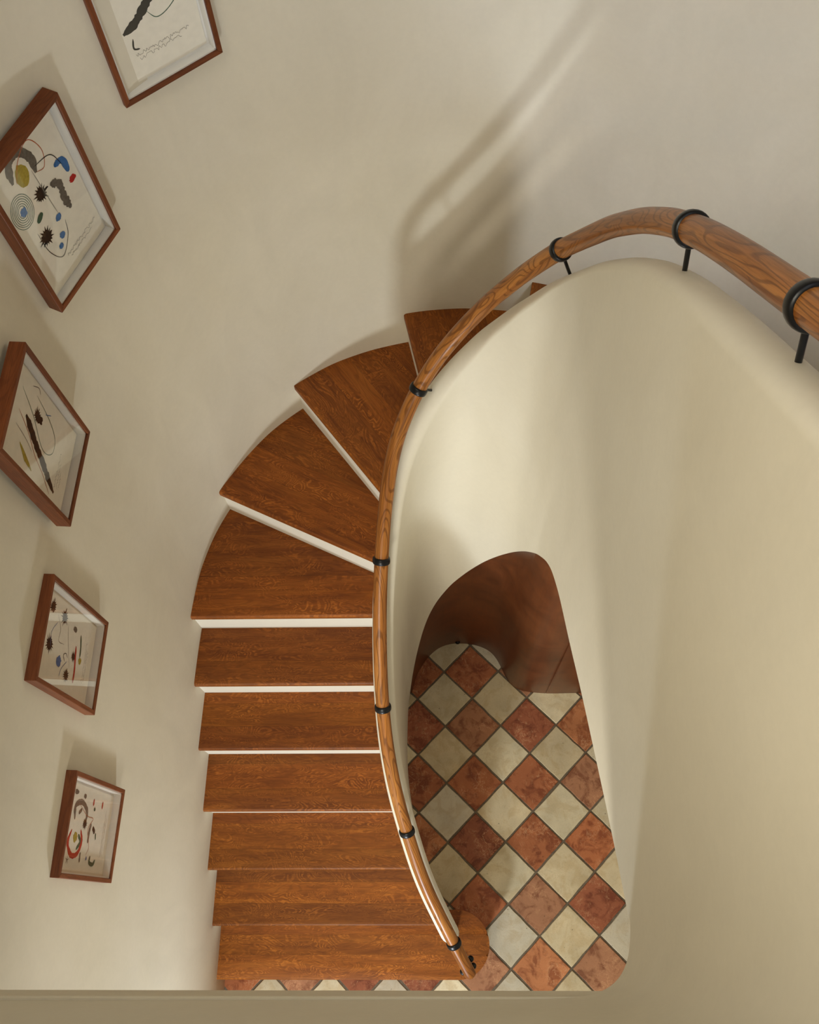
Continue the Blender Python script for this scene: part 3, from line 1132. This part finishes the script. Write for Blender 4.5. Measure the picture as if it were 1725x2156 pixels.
class Marks:
    """flat ink marks on the paper, sheet coordinates 0..1 (x right, z up)"""
    def __init__(self, pw, ph, y, seed):
        self.pw, self.ph, self.y = pw, ph, y
        self.d = []
        self.rng = random.Random(seed)
        self.lay = 0

    def put(self, ink, V, F):
        self.d.append((ink, V, F))

    def pos(self, p):
        return np.array([(p[0] - 0.5) * self.pw, (p[1] - 0.5) * self.ph])

    def stroke(self, ink, pts, w, rough=0.12, taper=True):
        self.lay += 1
        y = self.y - 0.00025 - 0.00002 * self.lay
        w = w * 1.35
        P = catmull([self.pos(p) for p in pts])
        T = np.gradient(P, axis=0)
        T /= np.maximum(np.linalg.norm(T, axis=1)[:, None], 1e-9)
        V, F = [], []
        n = len(P)
        for i in range(n):
            t = i / (n - 1)
            k = w * (1 + self.rng.uniform(-rough, rough))
            if taper:
                k *= min(1.0, 0.35 + 5 * min(t, 1 - t))
            nn = np.array([-T[i][1], T[i][0]]) * k / 2
            V += [(P[i][0] + nn[0], y, P[i][1] + nn[1]), (P[i][0] - nn[0], y, P[i][1] - nn[1])]
        for i in range(n - 1):
            F.append((2 * i, 2 * i + 1, 2 * i + 3, 2 * i + 2))
        self.put(ink, V, F)

    def blob(self, ink, c, rx, rz, rough=0.15, n=20, rot=0.0):
        self.lay += 1
        y = self.y - 0.00025 - 0.00002 * self.lay
        c = self.pos(c)
        rx, rz = rx * 1.3, rz * 1.3
        V = [(c[0], y, c[1])]
        for k in range(n):
            a = 2 * PI * k / n
            r = 1 + self.rng.uniform(-rough, rough)
            u, v = rx * r * math.cos(a), rz * r * math.sin(a)
            V.append((c[0] + u * math.cos(rot) - v * math.sin(rot), y, c[1] + u * math.sin(rot) + v * math.cos(rot)))
        self.put(ink, V, [(0, 1 + k, 1 + (k + 1) % n) for k in range(n)])

    def splat(self, c, r):
        self.lay += 1
        y = self.y - 0.00025 - 0.00002 * self.lay
        c = self.pos(c)
        r = r * 1.35
        V = [(c[0], y, c[1])]
        n = 46
        for k in range(n):
            a = 2 * PI * k / n
            q = self.rng.uniform(0.75, 1.0) if k % 3 else self.rng.uniform(1.0, 1.7)
            V.append((c[0] + r * q * math.cos(a), y, c[1] + 1.1 * r * q * math.sin(a)))
        self.put('black', V, [(0, 1 + k, 1 + (k + 1) % n) for k in range(n)])

    def scribble(self, x0, x1, z, rows=2):
        for q in range(rows):
            x = x0 + 0.03 * q
            pts = []
            while x < x1 - 0.10 * q:
                pts.append((x, z - 0.03 * q + self.rng.uniform(-0.011, 0.013)))
                x += self.rng.uniform(0.006, 0.020)
            self.stroke('pencil', pts, 0.0006, 0.2, False)

    def build(self, parent):
        for ink, V, F in self.d:
            me = mesh_from('ink_mark', V, F)
            link('ink_mark', me, INK[ink], parent)


def draw_1(m):
    m.stroke('black', [(.16, .33), (.30, .36), (.44, .42), (.60, .50), (.74, .56), (.86, .58)], .016, .2)
    m.blob('black', (.87, .60), .005, .016, .1)
    m.stroke('grey', [(.30, .62), (.42, .66), (.52, .72), (.55, .84), (.57, .96)], .020, .1)
    m.stroke('blue', [(.34, .86), (.20, .82), (.16, .68), (.26, .58), (.40, .57)], .0016)
    m.stroke('green', [(.46, .40), (.56, .33), (.74, .36), (.92, .46), (.98, .62), (.92, .78), (.84, .82)], .0016)
    m.stroke('black', [(.24, .28), (.22, .22), (.28, .20)], .003)
    m.scribble(.22, .86, .17, 2)


def draw_2(m):
    m.stroke('grey', [(.24, .84), (.30, .95), (.46, .96), (.56, .86), (.54, .76)], .015, .15)
    m.blob('yellow', (.38, .83), .015, .022, .08)
    m.stroke('orange', [(.28, .82), (.42, .92), (.62, .96), (.72, .84), (.66, .74), (.54, .76)], .0014)
    for k in range(6):
        r = .04 + .015 * k
        m.stroke('green', [(.18 + r * 1.3 * math.cos(a + k), .66 + r * math.sin(a + k)) for a in np.linspace(0, 2 * PI, 14)], .0011, .1, False)
    m.blob('blue', (.19, .65), .008, .009)
    m.splat((.47, .63), .012)
    m.splat((.28, .38), .013)
    m.stroke('grey', [(.62, .62), (.72, .56), (.70, .46), (.72, .36)], .014, .3)
    m.stroke('blue', [(.76, .68), (.88, .66), (.90, .56)], .012, .2)
    m.blob('red', (.90, .50), .009, .007)
    m.blob('blue', (.52, .40), .008, .007)
    m.blob('blue', (.46, .28), .007, .007)
    m.blob('blue', (.38, .23), .006, .006)
    m.blob('green', (.32, .52), .010, .006, .1, 16, .5)
    m.stroke('black', [(.56, .80), (.78, .76), (.86, .64)], .0014)
    m.stroke('black', [(.20, .46), (.22, .28), (.34, .16), (.52, .24), (.58, .34)], .0012)
    m.stroke('pencil', [(.50, .80), (.52, .60), (.54, .42)], .0010)
    m.scribble(.40, .94, .13, 2)


def draw_3(m):
    m.stroke('black', [(.58, .74), (.50, .64), (.40, .52), (.32, .40), (.24, .30), (.14, .16)], .016, .22)
    m.splat((.70, .60), .010)
    m.blob('black', (.69, .57), .009, .016, .25)
    m.stroke('green', [(.80, .86), (.66, .66), (.44, .44), (.50, .30), (.68, .30), (.80, .44), (.88, .66)], .0014)
    m.stroke('orange', [(.56, .84), (.44, .66), (.30, .52), (.20, .36), (.08, .22)], .0015)
    for k in range(5):
        m.stroke('yellow', [(.27 - .012 * k, .74 - .02 * k), (.14 - .006 * k, .62 - .025 * k)], .0045, .2)
    m.stroke('blue', [(.80, .50), (.86, .42)], .0014)
    m.stroke('pencil', [(.40, .84), (.36, .68), (.30, .56)], .0010)
    m.stroke('black', [(.92, .74), (.97, .66), (.93, .62)], .0012)
    m.scribble(.18, .62, .17, 3)


def draw_4(m):
    m.splat((.84, .84), .011)
    m.splat((.82, .62), .012)
    m.splat((.42, .80), .013)
    m.blob('grey', (.78, .40), .006, .010)
    m.splat((.46, .36), .008)
    m.stroke('red', [(.60, .34), (.46, .32), (.30, .30), (.16, .30)], .0075, .08)
    m.stroke('green', [(.76, .28), (.62, .25), (.50, .24)], .0065, .08)
    m.blob('yellow', (.46, .23), .007, .008)
    m.blob('blue', (.30, .60), .013, .012, .25)
    m.stroke('blue', [(.72, .72), (.56, .80), (.40, .78)], .0010)
    m.stroke('pencil', [(.80, .74), (.66, .66), (.52, .66), (.52, .56)], .0010)
    m.stroke('pencil', [(.78, .54), (.60, .50), (.30, .40)], .0010)
    m.stroke('blue', [(.36, .46), (.24, .54), (.14, .56)], .0012)
    m.splat((.20, .44), .010)
    m.stroke('black', [(.40, .46), (.44, .50), (.40, .54), (.34, .50)], .0014)
    m.scribble(.22, .74, .14, 2)


def draw_5(m):
    m.stroke('red', [(.46, .80), (.30, .84), (.17, .74), (.20, .62), (.34, .57), (.48, .62)], .011, .15)
    m.blob('yellow', (.38, .71), .010, .012)
    m.stroke('green', [(.24, .66), (.34, .60), (.42, .66)], .008)
    m.stroke('grey', [(.58, .78), (.74, .80), (.80, .68), (.72, .56), (.60, .54)], .012, .15)
    m.stroke('grey', [(.66, .72), (.72, .66)], .008)
    m.blob('grey', (.90, .82), .005, .011, .2)
    m.blob('grey', (.88, .64), .005, .008, .2)
    m.splat((.56, .56), .009)
    m.stroke('grey', [(.58, .42), (.48, .44), (.34, .44)], .010, .2)
    m.stroke('black', [(.54, .38), (.48, .32)], .010)
    m.stroke('green', [(.48, .30), (.40, .28)], .006)
    m.blob('red', (.84, .44), .007, .004)
    m.blob('red', (.84, .24), .008, .004)
    m.blob('green', (.76, .40), .004, .005)
    m.stroke('orange', [(.78, .74), (.66, .54), (.64, .40), (.50, .48), (.30, .40), (.20, .44)], .0012)
    m.stroke('grey', [(.22, .56), (.10, .55)], .007)
    m.stroke('green', [(.20, .34), (.12, .34), (.10, .26), (.16, .22)], .008)
    m.blob('blue', (.16, .42), .004, .004)
    for a in np.linspace(0, 2 * PI, 6)[:-1]:
        m.stroke('black', [(.11, .80), (.11 + .05 * math.cos(a), .80 + .03 * math.sin(a))], .0010)
    m.scribble(.20, .80, .13, 2)


top_me, side_me = rail_piece(FW, 'frame_rail'), rail_piece(FH, 'frame_rail')
FRAMES = [
    # front-face bottom centre x, y, bottom z, angle of the sheet's right-hand direction, drawing, label
    (-0.595, 1.807, 3.335, 38.55, draw_1, 'wood-framed drawing with a thick black diagonal stroke, uppermost and cut by the picture top'),
    (-0.828, 1.455, 3.092, 65.3, draw_2, 'wood-framed drawing with a yellow spot, grey brush marks and green scribbled rings'),
    (-0.912, 1.045, 2.772, 86.7, draw_3, 'wood-framed drawing with one long thin black bar and a yellow hatched patch'),
    (-0.956, 0.657, 2.318, 88.4, draw_4, 'wood-framed drawing with a red line beside a green line and black blots'),
    (-0.969, 0.227, 1.957, 87.55, draw_5, 'wood-framed drawing with a bold round red mark, lowest one on the stair wall'),
]
for k, (x, y, zb, ang, fn, label) in enumerate(FRAMES):
    a = math.radians(ang)
    out = np.array([math.sin(a), -math.cos(a)])          # towards the room
    root = tag(empty('picture_frame', (x - out[0] * FD, y - out[1] * FD, zb), a), label, 'picture', 'framed drawings up the stair wall')
    for (me, loc, ry) in ((top_me, (0, 0, 0), 0), (top_me, (0, 0, FH), PI), (side_me, (-FW / 2, 0, FH / 2), PI / 2), (side_me, (FW / 2, 0, FH / 2), -PI / 2)):
        o = link('frame_rail', me, None, root)
        o.location = loc
        o.rotation_euler = (0, ry, 0)
        g = 1.0 + 0.12 * math.sin(k * 2.1 + ry)
        o.color = (g, g, g, 1)
    iw, ih = FW - 2 * FACE, FH - 2 * FACE
    bk = link('backing_board', box_mesh('backing_board', -iw / 2, iw / 2, -0.010, -0.004, FACE, FH - FACE), M['white'], root)
    # white spacer fillet lining the box
    bm = bmesh.new()
    for (x0, x1, z0, z1) in ((-iw / 2, -iw / 2 + .004, FACE, FH - FACE), (iw / 2 - .004, iw / 2, FACE, FH - FACE),
                             (-iw / 2, iw / 2, FACE, FACE + .004), (-iw / 2, iw / 2, FH - FACE - .004, FH - FACE)):
        r = bmesh.ops.create_cube(bm, size=1.0)
        for v in r['verts']:
            v.co = Vector(((x0 + x1) / 2 + v.co.x * (x1 - x0), -0.021 + v.co.y * 0.022, (z0 + z1) / 2 + v.co.z * (z1 - z0)))
    me = bpy.data.meshes.new('spacer')
    bm.to_mesh(me)
    bm.free()
    link('spacer', me, M['white'], root)
    pw, ph = iw - 0.022, ih - 0.024
    # sheet with a slightly wavering deckle edge
    rg = random.Random(40 + k)
    pts = []
    for (p, q) in (((-pw / 2, -ph / 2), (pw / 2, -ph / 2)), ((pw / 2, -ph / 2), (pw / 2, ph / 2)), ((pw / 2, ph / 2), (-pw / 2, ph / 2)), ((-pw / 2, ph / 2), (-pw / 2, -ph / 2))):
        for j in range(14):
            t = j / 14
            pts.append((p[0] + (q[0] - p[0]) * t + rg.uniform(-.0006, .0006), p[1] + (q[1] - p[1]) * t + rg.uniform(-.0006, .0006)))
    V = [(p[0], -0.0135, p[1]) for p in pts] + [(p[0], -0.0125, p[1]) for p in pts]
    L = len(pts)
    F = [tuple(range(L)), tuple(range(2 * L - 1, L - 1, -1))] + [(i, L + i, L + (i + 1) % L, (i + 1) % L) for i in range(L)]
    sh = link('paper_sheet', mesh_from('paper_sheet', V, F), M['paper'], root)
    sh.location = (0, 0, FH / 2)
    mk = Marks(pw, ph, -0.0136, 90 + k)
    fn(mk)
    mk.build(sh)
    link('glass_pane', box_mesh('glass_pane', -iw / 2, iw / 2, -0.0345, -0.0325, FACE, FH - FACE), M['glass'], root)
